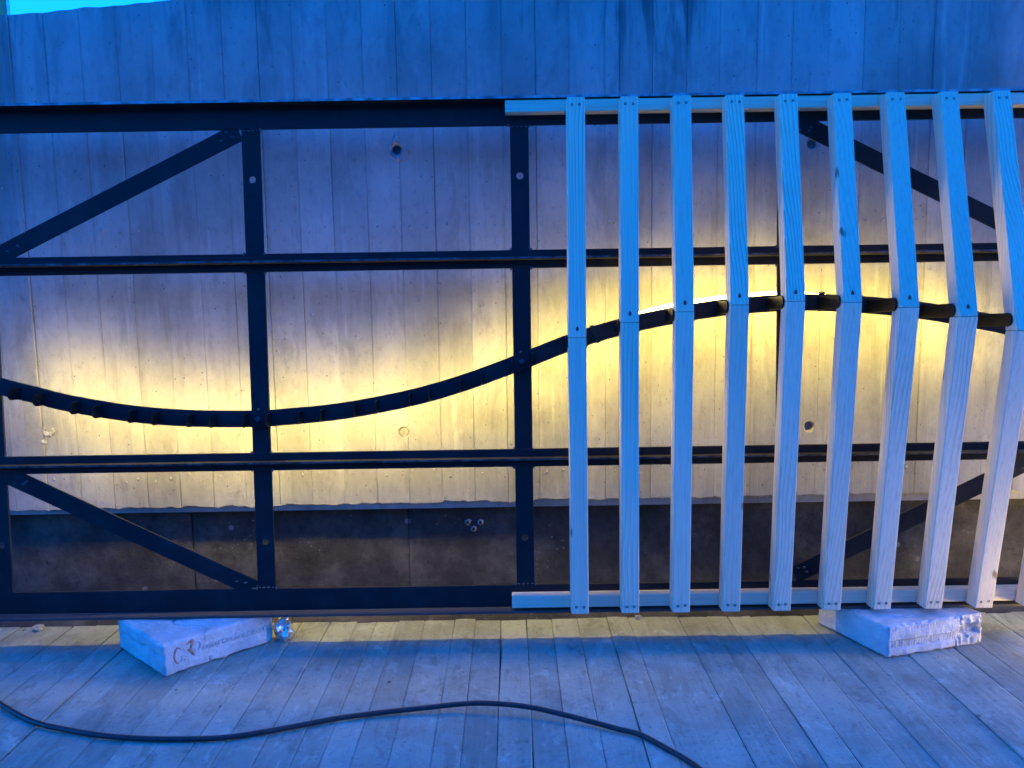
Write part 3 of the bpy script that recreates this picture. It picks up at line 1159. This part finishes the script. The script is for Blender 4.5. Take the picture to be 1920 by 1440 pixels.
bl, angL, lxL, lyL = block('aerated_block', (-0.894, 1.867), (-0.677, 2.069), (-1.095, 2.04), 0.0855, sc_left, 3.0)
tag(bl, 'cracked white aerated block with rusty letters, under the frame at left', 'block', 'white blocks propping the frame')
br, angR, lxR, lyR = block('aerated_block', (0.962, 1.91), (1.258, 1.987), (0.867, 2.13), 0.0855, sc_right, 11.0)
tag(br, 'white aerated block with a tooled groove and broken end, under the slats', 'block', 'white blocks propping the frame')


def lettering(txt, size, x, z, mat, parent, ang, name='lettering', ext_=0.0004, shear=0.0):
    cu = bpy.data.curves.new('lettering', 'FONT')
    cu.body = txt
    cu.size = size
    cu.extrude = ext_
    cu.shear = shear
    tmp = bpy.data.objects.new('tmp', cu)
    COL.objects.link(tmp)
    dg = bpy.context.evaluated_depsgraph_get()
    me = bpy.data.meshes.new_from_object(tmp.evaluated_get(dg))
    me.name = name
    bpy.data.objects.remove(tmp)
    me.materials.clear()
    o = obj(name, me, M[mat], parent)
    ex = Vector((math.cos(ang), math.sin(ang), 0))
    nrm = Vector((math.sin(ang), -math.cos(ang), 0))
    o.location = ex * x + nrm * 0.0012 + Vector((0, 0, z))
    o.rotation_euler = (math.radians(90), 0, ang)
    return o


def strokes(name, lines, mat, parent, ang, w0=0.0042):
    """hand-scratched strokes: flat ragged ribbons lying on the block face; points given as (along, up)"""
    bm = bmesh.new()
    ex = Vector((math.cos(ang), math.sin(ang), 0))
    nrm = Vector((math.sin(ang), -math.cos(ang), 0))
    for ln in lines:
        pth = catmull([(p[0], 0, p[1]) for p in ln], 7)
        prev = None
        for i, p in enumerate(pth):
            t = (pth[min(i + 1, len(pth) - 1)] - pth[max(i - 1, 0)]).normalized()
            nn = Vector((-t.z, 0, t.x))
            e = math.sin(math.pi * (i + 0.6) / (len(pth) + 0.2))
            w = w0 * (0.35 + 0.75 * e) * (1 + 0.5 * N3(p.x, p.z, 3, 160))
            row = []
            for sgn, dp in ((-1, 0.0004), (0, 0.0016), (1, 0.0004)):
                q = p + nn * (w / 2 * sgn)
                row.append(bm.verts.new(ex * q.x + nrm * (dp + 0.0008) + Vector((0, 0, q.z))))
            if prev:
                bm.faces.new((prev[0], prev[1], row[1], row[0]))
                bm.faces.new((prev[1], prev[2], row[2], row[1]))
            prev = row
    return obj(name, from_bm(name, bm, True), M[mat], parent)


strokes('lettering', [[(0.044, 0.062), (0.036, 0.067), (0.030, 0.058), (0.027, 0.044), (0.031, 0.030), (0.038, 0.025)]], 'rust', bl, angL, 0.005)
strokes('lettering', [[(0.038, 0.025), (0.046, 0.031), (0.047, 0.041), (0.041, 0.043)], [(0.044, 0.062), (0.047, 0.060)]], 'relief', bl, angL, 0.004)
strokes('lettering', [[(0.058, 0.068), (0.066, 0.073), (0.075, 0.075), (0.074, 0.064), (0.070, 0.056)],
                      [(0.073, 0.072), (0.071, 0.060), (0.070, 0.050), (0.075, 0.038), (0.079, 0.033)],
                      [(0.061, 0.054), (0.067, 0.050), (0.071, 0.044)]], 'rust', bl, angL, 0.0055)
strokes('lettering', [[(0.082, 0.066), (0.092, 0.066), (0.096, 0.056), (0.091, 0.045), (0.082, 0.043), (0.079, 0.052)]], 'relief', bl, angL, 0.004)
lettering('omrtech.com.rc', 0.029, 0.101, 0.040, 'relief', bl, angL, ext_=0.0009)

# crumpled foil at the end of the left block
bm = bmesh.new()
bmesh.ops.create_icosphere(bm, subdivisions=3, radius=1.0)
rf = random.Random(5)
for q in bm.verts:
    p = q.co.copy()
    s = 0.92 + 0.45 * N3(p.x, p.y, p.z, 1.3) + rf.uniform(-0.16, 0.14)
    q.co = Vector((p.x * 0.026 * s + 0.004 * p.z, p.y * 0.028 * s, 0.030 + p.z * 0.034 * s))
fo = obj('crumpled_foil', from_bm('crumpled_foil', bm), M['foil'])
fo.location = (-0.650, 2.083, 0.0)
fo.scale = (1.12, 1.12, 1.12)
tag(fo, 'crumpled silver foil ball beside the left white block', 'foil')

# loose chips of mortar
for k, (cx, cy, cr, lb) in enumerate([(-1.395, 2.168, 0.013, 'small rounded mortar chip on the deck at the far left edge'),
                                      (0.362, 2.183, 0.009, 'small mortar chip on the deck edge below the wooden slats')]):
    bm = bmesh.new()
    bmesh.ops.create_icosphere(bm, subdivisions=3, radius=1.0)
    for q in bm.verts:
        p = q.co.copy()
        s = 1 + 0.35 * N3(p.x + k * 7, p.y, p.z, 1.4) + 0.1 * N3(p.x, p.y, p.z + k, 5)
        q.co = Vector((p.x * cr * 1.2 * s, p.y * cr * s, cr * 0.6 + p.z * cr * 0.72 * s))
    o = obj('mortar_chip', from_bm('mortar_chip', bm), M['chip'])
    o.location = (cx, cy, 0.0)
    tag(o, lb, 'rubble', 'mortar chips')

# ------------------------------------------------------------------ cable
CB = [(-1.75, 2.02), (-1.52, 1.93), (-1.36, 1.835), (-1.229, 1.741), (-1.104, 1.661), (-0.996, 1.62), (-0.9, 1.596), (-0.8, 1.582), (-0.695, 1.579), (-0.627, 1.585), (-0.552, 1.604),
      (-0.465, 1.633), (-0.399, 1.655), (-0.305, 1.675), (-0.209, 1.688), (-0.111, 1.697), (-0.036, 1.69), (0.037, 1.674), (0.109, 1.645),
      (0.166, 1.618), (0.222, 1.591), (0.265, 1.569), (0.312, 1.517), (0.354, 1.461), (0.41, 1.35), (0.46, 1.18), (0.47, 0.95), (0.40, 0.7)]
pts = []
for a, b in CB:
    l_ = 0.017 * math.exp(-((a + 0.03) / 0.17) ** 2)
    pts.append((a, b - l_ * 0.96 + 0.0022 * N3(a, b, 5, 9), 0.0078 + l_))
cb = obj('power_cable', tube('power_cable', catmull(pts, 8), 0.0058, 12), M['rubber'])
tag(cb, 'black rubber power cable snaking across the dusty plank deck', 'cable')

# ------------------------------------------------------------------ unseen assumed work lamp, added past the frame's right end to warm the blocks
lamp = empty('assumed_work_light', (4.4, 1.66, 0.0), (0, 0, math.radians(89)))
tag(lamp, 'unseen black floodlight on a tripod stand, assumed further along the deck to warm the blocks', 'assumed work light')
# local: shines along +y, x across
LZ = 0.30
def lbox(name, x0, x1, y0, y1, z0, z1, mat, parent=lamp, bev=0.002):
    return obj(name, box_me(name, x0, x1, y0, y1, z0, z1, bev), M[mat], parent)
hs = lbox('housing', -0.12, 0.12, -0.08, -0.001, LZ - 0.09, LZ + 0.09, 'rubber')
lbox('visor', -0.12, 0.12, 0.0, 0.34, LZ + 0.036, LZ + 0.041, 'rubber', hs)  # long visor added to keep this light low, off the upper slats
lbox('lens', -0.10, 0.10, 0.0, 0.004, LZ - 0.03, LZ + 0.03, 'assumed_bulb', bev=0.0)
obj('stand', tube('stand', [Vector((0, -0.04, 0.09)), Vector((0.001, -0.04, 0.15)), Vector((0, -0.04, LZ - 0.09))], 0.013, 12), M['rubber'], lamp)
for k in range(3):
    a_ = 2 * math.pi * k / 3 + 0.4
    obj('leg', tube('leg', [Vector((0, -0.04, 0.16)), Vector((0.10 * math.cos(a_), -0.04 + 0.10 * math.sin(a_), 0.09)), Vector((0.20 * math.cos(a_), -0.04 + 0.20 * math.sin(a_), 0.008))], 0.008, 8), M['rubber'], lamp)

# ------------------------------------------------------------------ building behind the wall, upper left
BA = math.radians(35)
bcx, bcy = -8.55, 14.0           # near right corner of the building
bd = empty('brown_building', (bcx - (3.6 * math.cos(BA) + 1.66 * math.sin(BA)), bcy - (3.6 * math.sin(BA) - 1.66 * math.cos(BA)), -0.07), (0, 0, BA))
tag(bd, 'brown rendered building with pale window frames beyond the wall top', 'building')
obj('wall', box_me('wall', -4, 3.55, -1.6, 6, 0, 11.5), M['stucco'], bd)
for zz in (1.2, 4.4, 7.65):
    for xx in (3.33, 0.9, -1.5):
        wf = empty('w')
        bpy.data.objects.remove(wf)
        bm = bmesh.new()
        w_, h_, t_ = 0.75 if xx < 2 else 0.13, 1.7, 0.03 if xx > 2 else 0.09
        for a, b, c, d in ((xx - w_ / 2, xx + w_ / 2, zz, zz + t_), (xx - w_ / 2, xx + w_ / 2, zz + h_ - t_, zz + h_), (xx - w_ / 2, xx - w_ / 2 + t_, zz + t_, zz + h_ - t_), (xx + w_ / 2 - t_, xx + w_ / 2, zz + t_, zz + h_ - t_)):
            prism(bm, [(a, c), (b, c), (b, d), (a, d)], 'y', -1.66, -1.602)
        wf = obj('window', from_bm('window', bm), M['frame_white'], bd)
        obj('pane', box_me('pane', xx - w_ / 2 + t_, xx + w_ / 2 - t_, -1.63, -1.603, zz + t_, zz + h_ - t_), M['pane'], wf)
obj('corner_trim', box_me('corner_trim', 3.551, 3.6, -1.61, -1.5, 0, 11.4), M['frame_white'], bd)
obj('roof', box_me('roof', -4.3, 3.9, -1.9, 6.3, 11.51, 11.75), M['frame_white'], bd)
